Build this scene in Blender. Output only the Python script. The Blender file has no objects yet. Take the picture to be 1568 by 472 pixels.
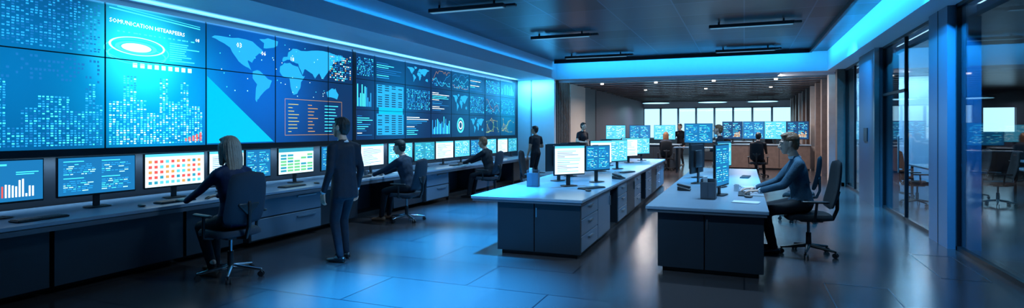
import bpy, bmesh, math, random
import numpy as np
from mathutils import Vector, Matrix
random.seed(7)
rad = math.radians
V = Vector
scene = bpy.context.scene
COL = scene.collection

# ------------------------------------------------------------------ materials
_m = {}
def M(name, col, rough=.5, metal=0., emit=None, es=0., noise=0., nscale=8., bump=0., bscale=60., sample=True, spec=.5):
    if name in _m: return _m[name]
    m = bpy.data.materials.new(name); m.use_nodes = True
    nt = m.node_tree; b = nt.nodes['Principled BSDF']
    b.inputs['Base Color'].default_value = (*col, 1)
    b.inputs['Roughness'].default_value = rough
    b.inputs['Metallic'].default_value = metal
    b.inputs['Specular IOR Level'].default_value = spec
    if emit:
        b.inputs['Emission Color'].default_value = (*emit, 1)
        b.inputs['Emission Strength'].default_value = es
        if not sample:
            m.cycles.emission_sampling = 'NONE'
    if noise or bump:
        tc = nt.nodes.new('ShaderNodeTexCoord')
    if noise:
        n = nt.nodes.new('ShaderNodeTexNoise'); n.inputs['Scale'].default_value = nscale
        n.inputs['Detail'].default_value = 4
        nt.links.new(tc.outputs['Object'], n.inputs['Vector'])
        mx = nt.nodes.new('ShaderNodeMix'); mx.data_type = 'RGBA'
        mx.inputs['A'].default_value = (*[c*(1-noise) for c in col], 1)
        mx.inputs['B'].default_value = (*[min(1, c*(1+noise)) for c in col], 1)
        nt.links.new(n.outputs['Fac'], mx.inputs['Factor'])
        nt.links.new(mx.outputs['Result'], b.inputs['Base Color'])
    if bump:
        n2 = nt.nodes.new('ShaderNodeTexNoise'); n2.inputs['Scale'].default_value = bscale
        nt.links.new(tc.outputs['Object'], n2.inputs['Vector'])
        bp = nt.nodes.new('ShaderNodeBump'); bp.inputs['Strength'].default_value = bump
        bp.inputs['Distance'].default_value = .01
        nt.links.new(n2.outputs['Fac'], bp.inputs['Height'])
        nt.links.new(bp.outputs['Normal'], b.inputs['Normal'])
    _m[name] = m
    return m
def E(name, col, s=1., sample=False):
    return M(name, (0.005, 0.005, 0.008), .4, emit=col, es=s, sample=sample)

paint = M('paint_light', (.55, .6, .66), .6, noise=.04)
paint_dk = M('paint_dark_grey', (.06, .07, .085), .55, noise=.08)
wall_dk = M('wall_dark', (.02, .025, .035), .6, noise=.1)
desk_top = M('desk_top_laminate', (.24, .32, .41), .25, noise=.05, nscale=3)
desk_dk = M('desk_panel_charcoal', (.018, .025, .036), .40, noise=.12, nscale=4)
desk_md = M('desk_drawer_grey', (.10, .16, .23), .36, noise=.06, nscale=4)
kick = M('toe_kick', (.008, .009, .012), .6)
metal = M('brushed_metal', (.55, .58, .62), .28, 1., noise=.05)
chrome = M('chrome_base', (.5, .55, .6), .2, 1.)
blackp = M('black_plastic', (.012, .013, .016), .4, bump=.1, bscale=200)
blackm = M('black_mesh_fabric', (.010, .013, .018), .75, bump=.5, bscale=300, spec=.25)
bluefab = M('blue_grey_fabric', (.018, .028, .045), .6, bump=.5, bscale=300, spec=.3)
wood = M('walnut_wood', (.13, .085, .07), .5, noise=.4, nscale=6)
wood_lt = M('light_wood', (.48, .40, .36), .5, noise=.2, nscale=5)
maroon = M('maroon_panel', (.06, .03, .045), .6, noise=.2)
beige = M('beige_panel', (.5, .42, .36), .6, noise=.05)
keyw = M('key_caps', (.03, .033, .04), .5)
white_p = M('paper_white', (.6, .66, .72), .7)
greyp = M('grey_plastic', (.08, .095, .12), .45)

def glass_mat():
    m = bpy.data.materials.new('partition_glass'); m.use_nodes = True
    nt = m.node_tree; nt.nodes.clear()
    o = nt.nodes.new('ShaderNodeOutputMaterial')
    t = nt.nodes.new('ShaderNodeBsdfTransparent'); t.inputs[0].default_value = (.84, .92, .97, 1)
    g = nt.nodes.new('ShaderNodeBsdfGlossy'); g.inputs['Roughness'].default_value = .02
    lw = nt.nodes.new('ShaderNodeLayerWeight')
    pw = nt.nodes.new('ShaderNodeMath'); pw.operation = 'POWER'; pw.inputs[1].default_value = 5
    ma = nt.nodes.new('ShaderNodeMath'); ma.operation = 'MULTIPLY_ADD'; ma.inputs[1].default_value = .7; ma.inputs[2].default_value = .03
    mx = nt.nodes.new('ShaderNodeMixShader')
    nt.links.new(lw.outputs['Facing'], pw.inputs[0]); nt.links.new(pw.outputs[0], ma.inputs[0])
    nt.links.new(ma.outputs[0], mx.inputs[0]); nt.links.new(t.outputs[0], mx.inputs[1]); nt.links.new(g.outputs[0], mx.inputs[2])
    nt.links.new(mx.outputs[0], o.inputs[0])
    return m
glass = glass_mat()

def floor_mat():
    m = bpy.data.materials.new('dark_polished_floor'); m.use_nodes = True
    nt = m.node_tree; b = nt.nodes['Principled BSDF']
    tc = nt.nodes.new('ShaderNodeTexCoord')
    br = nt.nodes.new('ShaderNodeTexBrick')
    br.offset = 0.5
    br.inputs['Scale'].default_value = 1
    br.inputs['Brick Width'].default_value = 1.8; br.inputs['Row Height'].default_value = .9
    br.inputs['Mortar Size'].default_value = .008
    br.inputs['Color1'].default_value = (.036, .030, .032, 1)
    br.inputs['Color2'].default_value = (.047, .038, .040, 1)
    br.inputs['Mortar'].default_value = (.010, .010, .013, 1)
    nt.links.new(tc.outputs['Object'], br.inputs['Vector'])
    n = nt.nodes.new('ShaderNodeTexNoise'); n.inputs['Scale'].default_value = .8; n.inputs['Detail'].default_value = 3
    nt.links.new(tc.outputs['Object'], n.inputs['Vector'])
    mr = nt.nodes.new('ShaderNodeMapRange')
    mr.inputs['To Min'].default_value = .13; mr.inputs['To Max'].default_value = .25
    nt.links.new(n.outputs['Fac'], mr.inputs['Value'])
    nt.links.new(mr.outputs['Result'], b.inputs['Roughness'])
    nt.links.new(br.outputs['Color'], b.inputs['Base Color'])
    b.inputs['Specular IOR Level'].default_value = .9
    n2 = nt.nodes.new('ShaderNodeTexNoise'); n2.inputs['Scale'].default_value = 120
    nt.links.new(tc.outputs['Object'], n2.inputs['Vector'])
    bp = nt.nodes.new('ShaderNodeBump'); bp.inputs['Strength'].default_value = .1; bp.inputs['Distance'].default_value = .005
    nt.links.new(n2.outputs['Fac'], bp.inputs['Height']); nt.links.new(bp.outputs['Normal'], b.inputs['Normal'])
    return m
def ceil_mat():
    m = bpy.data.materials.new('perforated_ceiling_tiles'); m.use_nodes = True
    nt = m.node_tree; b = nt.nodes['Principled BSDF']
    tc = nt.nodes.new('ShaderNodeTexCoord')
    br = nt.nodes.new('ShaderNodeTexBrick'); br.offset = 0
    br.inputs['Scale'].default_value = 1
    br.inputs['Brick Width'].default_value = 1.2; br.inputs['Row Height'].default_value = 1.2
    br.inputs['Mortar Size'].default_value = .014
    br.inputs['Color1'].default_value = (.010, .012, .018, 1); br.inputs['Color2'].default_value = (.075, .088, .115, 1)
    br.inputs['Mortar'].default_value = (.10, .14, .21, 1)
    nt.links.new(tc.outputs['Object'], br.inputs['Vector'])
    vo = nt.nodes.new('ShaderNodeTexVoronoi'); vo.inputs['Scale'].default_value = 6
    vo.inputs['Randomness'].default_value = 0
    nt.links.new(tc.outputs['Object'], vo.inputs['Vector'])
    gt = nt.nodes.new('ShaderNodeMath'); gt.operation = 'GREATER_THAN'; gt.inputs[1].default_value = .40
    nt.links.new(vo.outputs['Distance'], gt.inputs[0])
    mx = nt.nodes.new('ShaderNodeMix'); mx.data_type = 'RGBA'
    mx.inputs['A'].default_value = (.003, .003, .004, 1)
    nt.links.new(gt.outputs[0], mx.inputs['Factor']); nt.links.new(br.outputs['Color'], mx.inputs['B'])
    nt.links.new(mx.outputs['Result'], b.inputs['Base Color'])
    b.inputs['Metallic'].default_value = .4; b.inputs['Roughness'].default_value = .32
    b.inputs['Specular IOR Level'].default_value = .3
    return m
floorM = floor_mat(); ceilM = ceil_mat()

# ------------------------------------------------------------------ geometry builder
_sph = {}
def sph(nu, nv):
    if (nu, nv) not in _sph:
        p = [(0, 0, 1), (0, 0, -1)]
        for j in range(1, nv):
            t = math.pi*j/nv
            for i in range(nu):
                a = 2*math.pi*i/nu
                p.append((math.sin(t)*math.cos(a), math.sin(t)*math.sin(a), math.cos(t)))
        _sph[(nu, nv)] = np.array(p)
    return _sph[(nu, nv)]
I3 = np.eye(3)
def hull_geo(ells, nu=12, nv=8):
    """convex hull of ellipsoids: (center, radii or r, 3x3 frame columns)"""
    bm = bmesh.new()
    for e in ells:
        c = np.array(e[0], float); r = e[1]
        r = np.array([r, r, r] if np.isscalar(r) else r, float)
        R = np.array(e[2]) if len(e) > 2 and e[2] is not None else I3
        pts = c + (sph(nu, nv)*r) @ R.T
        for p in pts: bm.verts.new(p)
    ret = bmesh.ops.convex_hull(bm, input=list(bm.verts))
    dead = {g for g in ret['geom_interior'] if isinstance(g, bmesh.types.BMVert)} | {g for g in ret['geom_unused'] if isinstance(g, bmesh.types.BMVert)}
    if dead: bmesh.ops.delete(bm, geom=list(dead), context='VERTS')
    bmesh.ops.recalc_face_normals(bm, faces=list(bm.faces))
    bm.verts.index_update()
    vs = [tuple(v.co) for v in bm.verts]; fs = [[v.index for v in f.verts] for f in bm.faces]
    bm.free()
    return vs, fs
def organic(prims, voxel, smooth=4, nu=12, nv=8):
    vs, fs = [], []
    for p in prims:
        a, b = hull_geo(p, nu, nv)
        o = len(vs); vs += a; fs += [[i+o for i in f] for f in b]
    me = bpy.data.meshes.new('tmp'); me.from_pydata(vs, [], fs); me.update()
    ob = bpy.data.objects.new('tmp', me); COL.objects.link(ob)
    r = ob.modifiers.new('r', 'REMESH'); r.mode = 'VOXEL'; r.voxel_size = voxel
    if smooth:
        s = ob.modifiers.new('s', 'SMOOTH'); s.factor = .5; s.iterations = smooth
    dg = bpy.context.evaluated_depsgraph_get()
    m2 = bpy.data.meshes.new_from_object(ob.evaluated_get(dg))
    co = np.empty(len(m2.vertices)*3); m2.vertices.foreach_get('co', co); co = co.reshape(-1, 3)
    faces = [list(p.vertices) for p in m2.polygons]
    bpy.data.objects.remove(ob); bpy.data.meshes.remove(me); bpy.data.meshes.remove(m2)
    return co, faces

class B:
    def __init__(s, name):
        s.name = name; s.v = []; s.f = []; s.mi = []; s.mats = []
    def m(s, mat):
        if mat not in s.mats: s.mats.append(mat)
        return s.mats.index(mat)
    def add(s, vs, fs, mat, idx=None):
        o = len(s.v); s.v += [tuple(map(float, v)) for v in vs]
        s.f += [[i+o for i in f] for f in fs]
        if idx is None: s.mi += [s.m(mat)]*len(fs)
        else: s.mi += idx
    def box(s, a, b, mat, bev=0, R=None, piv=None):
        x0, y0, z0 = a; x1, y1, z1 = b
        if x0 > x1: x0, x1 = x1, x0
        if y0 > y1: y0, y1 = y1, y0
        if z0 > z1: z0, z1 = z1, z0
        vs = [V(p) for p in [(x0,y0,z0),(x1,y0,z0),(x1,y1,z0),(x0,y1,z0),(x0,y0,z1),(x1,y0,z1),(x1,y1,z1),(x0,y1,z1)]]
        fs = [[0,3,2,1],[4,5,6,7],[0,1,5,4],[1,2,6,5],[2,3,7,6],[3,0,4,7]]
        if bev:
            bm = bmesh.new(); bv = [bm.verts.new(p) for p in vs]
            for f in fs: bm.faces.new([bv[i] for i in f])
            bmesh.ops.bevel(bm, geom=list(bm.edges), offset=bev, segments=3 if bev > .01 else 1, affect='EDGES', profile=.5)
            bm.verts.index_update()
            vs = [v.co.copy() for v in bm.verts]; fs = [[v.index for v in f.verts] for f in bm.faces]; bm.free()
        if R is not None:
            pv = V(piv) if piv else V(((x0+x1)/2, (y0+y1)/2, (z0+z1)/2))
            vs = [R @ (p-pv)+pv for p in vs]
        s.add(vs, fs, mat)
    def cyl(s, p0, p1, r0, r1, mat, n=16):
        p0 = V(p0); p1 = V(p1); d = (p1-p0).normalized()
        x = d.orthogonal().normalized(); y = d.cross(x)
        vs = []
        for p, r in ((p0, r0), (p1, r1)):
            for i in range(n):
                a = 2*math.pi*i/n; vs.append(p+x*math.cos(a)*r+y*math.sin(a)*r)
        fs = [[i, (i+1) % n, n+(i+1) % n, n+i] for i in range(n)]
        fs += [list(range(n))[::-1], list(range(n, 2*n))]
        s.add(vs, fs, mat)
    def hull(s, ells, mat, nu=12, nv=8):
        a, b = hull_geo(ells, nu, nv); s.add(a, b, mat)
    def tube(s, pts, r, mat, n=8):
        for a, b in zip(pts[:-1], pts[1:]): s.hull([(a, r), (b, r)], mat, n, 6)
    def poly(s, pts, mat): s.add(pts, [list(range(len(pts)))], mat)
    def finish(s, loc=(0, 0, 0), rz=0, sc=1, smooth=35):
        me = bpy.data.meshes.new(s.name)
        me.from_pydata(s.v, [], s.f)
        for m in s.mats: me.materials.append(m)
        me.polygons.foreach_set('material_index', s.mi)
        if smooth:
            me.polygons.foreach_set('use_smooth', [True]*len(s.f))
            me.set_sharp_from_angle(angle=rad(smooth))
        me.update()
        return place(s.name, me, loc, rz, sc)
def place(name, me, loc, rz=0, sc=1):
    ob = bpy.data.objects.new(name, me); COL.objects.link(ob)
    ob.location = loc; ob.rotation_euler = (0, 0, rad(rz)); ob.scale = (sc, sc, sc)
    return ob
def simple_box(name, a, b, mat, bev=0):
    x = B(name); x.box(a, b, mat, bev); return x.finish(smooth=0)

def text_geo(txt, size):
    cu = bpy.data.curves.new('t', 'FONT'); cu.body = txt; cu.size = size; cu.resolution_u = 1
    ob = bpy.data.objects.new('t', cu); COL.objects.link(ob)
    dg = bpy.context.evaluated_depsgraph_get()
    me = bpy.data.meshes.new_from_object(ob.evaluated_get(dg))
    vs = [(v.co.x, v.co.y) for v in me.vertices]; fs = [list(p.vertices) for p in me.polygons]
    bpy.data.objects.remove(ob); bpy.data.curves.remove(cu); bpy.data.meshes.remove(me)
    return vs, fs

# ------------------------------------------------------------------ room shell
XL, XR, YB, YM = -7.45, 2.65, 38.0, 19.0
ZS, ZC = 3.32, 3.9
simple_box('floor', (-7.6, -3.2, -.1), (12.2, 38.6, 0), floorM)
simple_box('ceiling', (-6.0, -3.2, ZC), (2.25, YM, 4.05), ceilM)
simple_box('ceiling_soffit_left', (-7.6, -3.2, ZS), (-6.0, YM, 4.05), M('soffit_paint', (.42, .47, .54), .5, noise=.04))
simple_box('ceiling_soffit_right', (2.25, -3.2, ZS), (2.9, YM, 4.05), paint)
simple_box('ceiling_beam', (-7.6, YM, ZS), (2.9, YM+.5, 4.05), paint)
simple_box('added_light_shield', (-6.08, YM+.46, ZS-.08), (2.5, YM+.5, ZS), paint)  # strip added to hide the lamp behind the beam
rc = B('ceiling_rear')
rearc = M('rear_ceiling_gloss', (.42, .32, .31), .2, .1, noise=.1)
rc.box((-7.6, YM+.5, ZS+.02), (2.9, 38.6, 4.05), rearc)
for i in range(18):
    y = YM+.9+i*1.05
    rc.box((-6.1, y, ZS-.015), (XR, y+.05, ZS+.03), paint_dk)
rc.finish(smooth=0)
simple_box('wall_left', (-7.6, -3.2, 0), (XL, YM+.2, ZS), wall_dk)
simple_box('wall_return', (-7.45, YM, 0), (-6.1, YM+.2, ZS), paint)
simple_box('trim_1', (-6.95, YM-.03, 0), (-6.93, YM, ZS), paint_dk)
simple_box('wall_front', (-7.6, -3.3, 0), (12.2, -3.0, 4.05), wall_dk)
wl = B('wall_rear_left')
wl.box((-6.35, YM+.2, 0), (-6.12, 21.0, ZS), wood)
for i in range(8): wl.box((-6.12, YM+.3+i*.2, 0), (-6.08, YM+.38+i*.2, ZS), wood)
wl.box((-6.35, 21.0, 0), (-6.1, 23.2, ZS), beige)
wl.box((-6.35, 23.2, 0), (-6.1, 25.0, ZS), paint_dk)
wl.box((-6.35, 25.0, 0), (-6.08, 38.2, ZS), maroon)
wl.finish(smooth=0)
wb = B('wall_rear')
wb.box((-6.35, YB, 0), (2.9, YB+.2, .95), paint_dk); wb.box((-6.35, YB, 2.95), (2.9, YB+.2, ZS+.1), paint)
wb.finish(smooth=0)
n = 8
for i in range(n):
    x0 = -6.1+i*(8.75/n); x1 = x0+8.75/n
    w = B('window_%d' % (i+1))
    fm = M('window_frame', (.25, .3, .35), .4, .5)
    w.box((x0, YB+.02, .95), (x0+.06, YB+.14, 2.95), fm); w.box((x1-.06, YB+.02, .95), (x1, YB+.14, 2.95), fm)
    w.box((x0, YB+.02, .95), (x1, YB+.14, 1.02), fm); w.box((x0, YB+.02, 2.88), (x1, YB+.14, 2.95), fm)
    w.box((x0+.06, YB+.07, 1.0), (x1-.06, YB+.08, 2.9), glass)
    w.finish(smooth=0)
wr = B('wall_rear_right')
wr.box((XR+.05, 18.6, 0), (XR+.25, 38.2, ZS), wood)
for i in range(11):
    y = 18.6+i*1.75
    mt = [wood, wood_lt, wood][i % 3]
    wr.box((XR-.2, y, 0), (XR+.1, y+.35, ZS), mt)
    wr.box((XR-.02, y+.5, 0), (XR+.06, y+.6, ZS), wood_lt)
wr.finish(smooth=0)

blackfr = M('black_frame', (.008, .009, .012), .35, .4)
colM = M('column_panel', (.12, .17, .24), .35, .3, noise=.05)
c1 = B('column'); c1.box((XR-.08, 9.5, 0), (XR+.3, 10.35, ZS), colM); c1.box((XR-.085, 9.9, 0), (XR-.08, 9.92, ZS), blackfr); c1.finish(smooth=0)
c2 = B('column'); c2.box((XR-.12, 13.94, 0), (XR+.3, 15.76, ZS), M('column_dark', (.07, .09, .12), .4, .3, noise=.2, nscale=30))
c2.box((XR-.14, 13.93, 0), (XR-.05, 13.97, ZS), metal); c2.box((XR-.14, 14.7, 1.35), (XR-.11, 15.1, 1.65), blackp, .004); c2.finish(smooth=0)
def glasspanel(name, y0, y1, mull=(), door=False):
    g = B(name)
    g.box((XR, y0, 0), (XR+.06, y0+.05, ZS), blackfr); g.box((XR, y1-.05, 0), (XR+.06, y1, ZS), blackfr)
    g.box((XR, y0, 0), (XR+.06, y1, .06), blackfr); g.box((XR, y0, ZS-.05), (XR+.06, y1, ZS), blackfr)
    for m_ in mull: g.box((XR, m_, 0), (XR+.06, m_+.04, ZS), blackfr)
    g.box((XR+.025, y0+.04, .05), (XR+.037, y1-.04, ZS-.04), glass)
    if door:
        ym = mull[0]
        g.box((XR-.01, ym, 2.3), (XR+.05, y1, 2.35), blackfr)
        g.tube([(XR-.06, ym+.18, .85), (XR-.06, ym+.18, 1.5)], .014, metal)
        g.cyl((XR-.06, ym+.18, .9), (XR, ym+.18, .9), .01, .01, metal); g.cyl((XR-.06, ym+.18, 1.45), (XR, ym+.18, 1.45), .01, .01, metal)
    g.finish(smooth=0)
glasspanel('window_9', -3.0, 3.0); glasspanel('window_10', 3.0, 9.45)
glasspanel('door_1', 10.38, 13.88, (12.1,), True)
glasspanel('window_11', 15.8, 18.6, (17.2,))
simple_box('wall_side_right', (12.0, -3.2, 0), (12.2, 28.4, 3.4), wall_dk)
sc_ = B('ceiling_side'); sc_.box((2.9, -3.2, 3.15), (12.2, 28.4, 3.3), M('side_ceiling', (.06, .07, .085), .3, .3)); sc_.finish(smooth=0)
ws = B('wall_side_rear')
ws.box((2.9, 28.0, 0), (12.2, 28.2, 1.5), wall_dk); ws.box((2.9, 28, 2.45), (12.2, 28.2, 3.3), wall_dk)
for x in (2.9, 5.6, 7.0, 8.4, 9.8, 11.2): ws.box((x, 28, 1.5), (x+(.7 if x in (2.9, 5.6) else .35), 28.2, 2.45), wall_dk)
ws.finish(smooth=0)
simple_box('wall_partition', (2.9, 20.0, 0), (5.35, 20.15, 3.15), M('partition_paint', (.30, .42, .52), .5, noise=.06, nscale=2))
simple_box('wall_partition', (5.35, 20.0, 0), (5.45, 28.0, 3.15), paint_dk)
simple_box('baseboard_right', (XR-.1, 18.6, 0), (XR-.02, 38, .1), kick)
def fixture(x0, x1, y):
    f = B('linear_ceiling_light')
    f.box((x0, y-.07, ZC-.13), (x1, y+.07, ZC-.06), blackp, .01)
    f.box((x0+.03, y-.05, ZC-.135), (x1-.03, y+.05, ZC-.128), E('fixture_diffuser', (.2, .6, 1), .35))
    for x in (x0+.2, x1-.2): f.cyl((x, y, ZC-.08), (x, y, ZC), .02, .02, blackp)
    f.box((x0+.3, y+.12, ZC-.09), (x1+.15, y+.22, ZC-.04), blackp, .01)
    f.finish()
for a in ((-5.4, -3.9, 9.3), (-4.75, -3.3, 13.0), (-5.1, -3.2, 17.0), (-.7, .95, 13.0), (-.75, .8, 17.2), (-.6, 1.0, 8.5), (-2.9, -1.3, 5.0)):  # last one added out of view, to carry fill light
    fixture(*a)
for (x, y) in ((-4.6, 33), (-1.6, 33), (.9, 33)):
    d = B('disc_pendant_lamp')
    d.cyl((0, 0, -.04), (0, 0, .04), .8, .8, greyp, 40)
    d.cyl((0, 0, -.05), (0, 0, -.041), .72, .72, E('disc_glow', (.3, .72, 1), 2.0), 40)
    for k in range(3):
        a = k*2.09; d.cyl((.5*math.cos(a), .5*math.sin(a), .03), (.5*math.cos(a), .5*math.sin(a), ZS-3.08), .008, .008, blackp, 6)
    d.finish((x, y, 3.08))
dl = B('recessed_downlights')
for (x, y) in ((-5, 21.5), (-3, 21.5), (-1, 21.5), (1, 21.5), (-4, 25.5), (-1.5, 25.5), (1, 25.5)):
    dl.cyl((x, y, ZS-.03), (x, y, ZS+.03), .06, .06, E('downlight_glow', (1, .9, .8), 3), 16)
dl.finish()
fl = B('floor_hatch_trim'); lm = M('floor_inlay', (.12, .16, .21), .3, .8)
for (a, b, c, d_) in ((.78, 5.4, 1.36, 6.9), (2.0, 7.6, 2.45, 8.9)):
    for q in (((a, b), (c, b+.012)), ((a, d_), (c, d_+.012)), ((a, b), (a+.012, d_)), ((c, b), (c+.012, d_))):
        fl.box((*q[0], 0), (*q[1], .002), lm)
fl.finish(smooth=0)

# ------------------------------------------------------------------ VIDEO WALL
def screen_base():
    m = bpy.data.materials.new('video_wall_backdrop'); m.use_nodes = True
    nt = m.node_tree; b = nt.nodes['Principled BSDF']
    b.inputs['Base Color'].default_value = (.004, .006, .012, 1); b.inputs['Roughness'].default_value = .3
    g = nt.nodes.new('ShaderNodeNewGeometry')
    prev = None
    def rgbadd(a_sock, col, fac_sock):
        mx = nt.nodes.new('ShaderNodeMix'); mx.data_type = 'RGBA'; mx.blend_type = 'ADD'
        nt.links.new(fac_sock, mx.inputs['Factor'])
        if a_sock is None: mx.inputs['A'].default_value = (.001, .020, .08, 1)
        else: nt.links.new(a_sock, mx.inputs['A'])
        mx.inputs['B'].default_value = (*col, 1)
        return mx.outputs['Result']
    for (y, z, r, col) in ((5.2, 2.68, .9, (.02, .70, .95)), (5.4, 2.3, 1.5, (.0, .24, .40)), (7.2, 2.4, 2.0, (.0, .08, .38)), (5.6, 1.8, 1.5, (.0, .12, .30)), (3.8, 2.2, 1.9, (.0, .11, .27)), (11.3, 2.2, 1.6, (0, .06, .14)), (15, 2.4, 2.2, (0, .06, .12)), (18, 2.4, 1.6, (0, .16, .28))):
        vd = nt.nodes.new('ShaderNodeVectorMath'); vd.operation = 'DISTANCE'
        nt.links.new(g.outputs['Position'], vd.inputs[0]); vd.inputs[1].default_value = (-7.4, y, z)
        mr = nt.nodes.new('ShaderNodeMapRange'); mr.interpolation_type = 'SMOOTHSTEP'
        mr.inputs['From Min'].default_value = 0; mr.inputs['From Max'].default_value = r
        mr.inputs['To Min'].default_value = 1; mr.inputs['To Max'].default_value = 0
        nt.links.new(vd.outputs['Value'], mr.inputs['Value'])
        prev = rgbadd(prev, col, mr.outputs['Result'])
    nt.links.new(prev, b.inputs['Emission Color']); b.inputs['Emission Strength'].default_value = 1.25
    return m
vw = B('video_wall')
SB = screen_base()
XS = -7.40
vw.box((XL, 1.9, 1.30), (XS-.004, 18.7, 3.28), blackp)
c_cy = E('led_cyan', (.05, .70, 1.0), 1.8); c_br = E('led_bright', (.35, .95, 1), 2.3); c_wh = E('led_white', (.8, .95, 1), 1.7)
c_md = E('led_mid_blue', (.02, .36, .85), 1.2); c_dm = E('led_dim_blue', (.01, .18, .52), 1.0); c_or = E('led_orange', (1, .5, .12), .75)
c_gr = E('led_green', (.2, .8, .35), .8); c_rd = E('led_red', (.9, .12, .1), .9); c_nv = E('led_navy', (.004, .02, .07), 1)
c_map = E('led_map_blue', (.02, .42, .85), 1.0); c_ye = E('led_yellow', (.9, .8, .2), .8); c_tri = E('led_triangle', (.0, .46, .82), 1.15)
def q(y0, z0, y1, z1, mat, o=.002): vw.poly([(XS+o, y0, z0), (XS+o, y1, z0), (XS+o, y1, z1), (XS+o, y0, z1)], mat)
def line(y0, z0, y1, z1, w, mat, o=.003):
    d = V((y1-y0, z1-z0)); n_ = V((-d.y, d.x)).normalized()*w/2
    vw.poly([(XS+o, y0-n_.x, z0-n_.y), (XS+o, y1-n_.x, z1-n_.y), (XS+o, y1+n_.x, z1+n_.y), (XS+o, y0+n_.x, z0+n_.y)], mat)
def frame(y0, z0, y1, z1, w, mat, o=.003):
    q(y0, z0, y1, z0+w, mat, o); q(y0, z1-w, y1, z1, mat, o); q(y0, z0, y0+w, z1, mat, o); q(y1-w, z0, y1, z1, mat, o)
def txt(s, y, z, size, mat, o=.004, slope=0.):
    a, b = text_geo(s, size); vw.add([(XS+o, y+p[0], z+p[1]+slope*p[0]) for p in a], b, mat)
def ell(cy, cz, ry, rz, mat, o, ring=0):
    n_ = 48; outer = [(XS+o, cy+ry*math.cos(2*math.pi*i/n_), cz+rz*math.sin(2*math.pi*i/n_)) for i in range(n_)]
    if not ring: vw.poly(outer, mat); return
    k = 1-ring; inner = [(XS+o, cy+k*ry*math.cos(2*math.pi*i/n_), cz+k*rz*math.sin(2*math.pi*i/n_)) for i in range(n_)]
    vw.add(outer+inner, [[i, (i+1) % n_, n_+(i+1) % n_, n_+i] for i in range(n_)], mat)
sec = [(1.95, 3.35), (3.35, 4.75), (4.75, 6.2), (6.2, 7.56), (7.56, 8.9), (8.9, 9.66)]
sec2 = [9.72, 10.4, 11.6, 12.8, 13.9, 15.0, 16.1, 17.3, 18.6]
ZT, ZB = 3.22, 1.40
q(1.95, ZB, 18.6, ZT, SB, 0)
for a, b in sec: vw.box((XS-.002, b-.008, ZB), (XS+.006, b+.008, ZT), blackp)
vw.box((XS-.002, 9.64, ZB-.05), (XS+.012, 9.74, ZT+.03), blackp)
for b in sec2[1:-1]: vw.box((XS-.002, b-.006, ZB), (XS+.006, b+.006, ZT), blackp)
vw.box((XS-.002, 1.95, 2.522), (XS+.006, 9.65, 2.536), blackp)
vw.box((XS-.002, 9.7, 2.66), (XS+.006, 18.6, 2.672), blackp); vw.box((XS-.002, 9.7, 2.02), (XS+.006, 18.6, 2.03), blackp)
rnd = random.Random(3)
def glyphs(y0, y1, z0, z1, dy, dz, fill, mats, hfun=None):
    y = y0
    while y < y1-dy*.5:
        top = hfun(y) if hfun else z1
        z = z0
        while z < top-dz*.5:
            if rnd.random() < fill:
                w = dy*(.45+.3*rnd.random())
                q(y, z, y+w, z+dz*.55, rnd.choice(mats))
            z += dz
        y += dy
_h = {}
def sky1(y):
    k = int(y/.16)
    if k not in _h: _h[k] = 1.6+rnd.random()*.7
    return _h[k]
glyphs(2.0, 4.72, 1.44, 2.5, .042, .028, .88, [c_md, c_cy, c_md, c_dm], sky1)
glyphs(2.0, 3.3, 2.58, 3.18, .05, .03, .6, [c_dm, c_md, c_dm, c_cy])
glyphs(3.4, 4.7, 2.58, 3.18, .045, .03, .7, [c_dm, c_md, c_dm, c_md])
glyphs(2.0, 4.7, 2.2, 2.5, .045, .05, .35, [c_dm])
_h.clear()
glyphs(4.8, 6.15, 1.44, 2.5, .045, .028, .92, [c_cy, c_md, c_br, c_cy], lambda y: min(2.5, sky1(y)+.15))
txt('SOMUNICATION HITEARPEERS', 4.80, 2.99, .076, c_wh, slope=-.04); txt('08', 6.02, 2.90, .07, c_wh)
for i in range(16): q(4.9+i*.07, 2.88, 4.9+i*.07+.02+rnd.random()*.04, 2.895, c_cy)
for i in range(9): q(5.62, 2.58+i*.03, 5.75+rnd.random()*.35, 2.592+i*.03, c_cy)
line(4.8, 3.17, 6.1, 3.09, .012, c_cy); line(4.9, 3.2, 6.1, 3.12, .006, c_cy)
for i in range(9): q(5.1+i*.1, 2.44, 5.16+i*.1, 2.50, c_br)
ell(5.17, 2.72, .38, .12, c_br, .003, .08); ell(5.15, 2.70, .28, .08, c_cy, .004, .2); ell(5.15, 2.70, .2, .055, c_wh, .0045)
ell(5.17, 2.60, .40, .12, c_cy, .0028, .06); ell(5.17, 2.66, .44, .15, c_cy, .0026, .04)
NA = [(-165,65),(-150,70),(-125,70),(-95,72),(-80,70),(-62,58),(-56,50),(-70,43),(-76,35),(-81,26),(-90,30),(-97,25),(-90,18),(-83,10),(-95,16),(-106,22),(-115,31),(-124,42),(-130,55),(-150,60)]
GR = [(-55,60),(-42,62),(-22,70),(-20,80),(-45,83),(-65,78),(-52,70)]
SA = [(-80,8),(-70,12),(-60,8),(-50,0),(-35,-7),(-40,-20),(-48,-27),(-58,-37),(-66,-48),(-70,-55),(-74,-50),(-71,-30),(-70,-18),(-80,-6)]
AF = [(-16,14),(-15,26),(-5,35),(10,37),(22,32),(32,31),(43,12),(51,11),(40,-4),(38,-18),(30,-31),(19,-34),(12,-17),(9,2),(-8,5)]
EU = [(-9,37),(-9,43),(0,49),(8,54),(6,60),(18,70),(40,68),(70,73),(105,77),(140,73),(178,68),(160,60),(140,54),(130,42),(121,30),(108,20),(105,9),(98,14),(92,22),(80,8),(73,18),(66,25),(57,25),(50,30),(44,13),(35,30),(36,36),(27,38),(20,40),(14,42),(3,43)]
AU = [(114,-22),(130,-12),(137,-13),(143,-11),(153,-26),(148,-38),(138,-35),(118,-34)]
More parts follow.
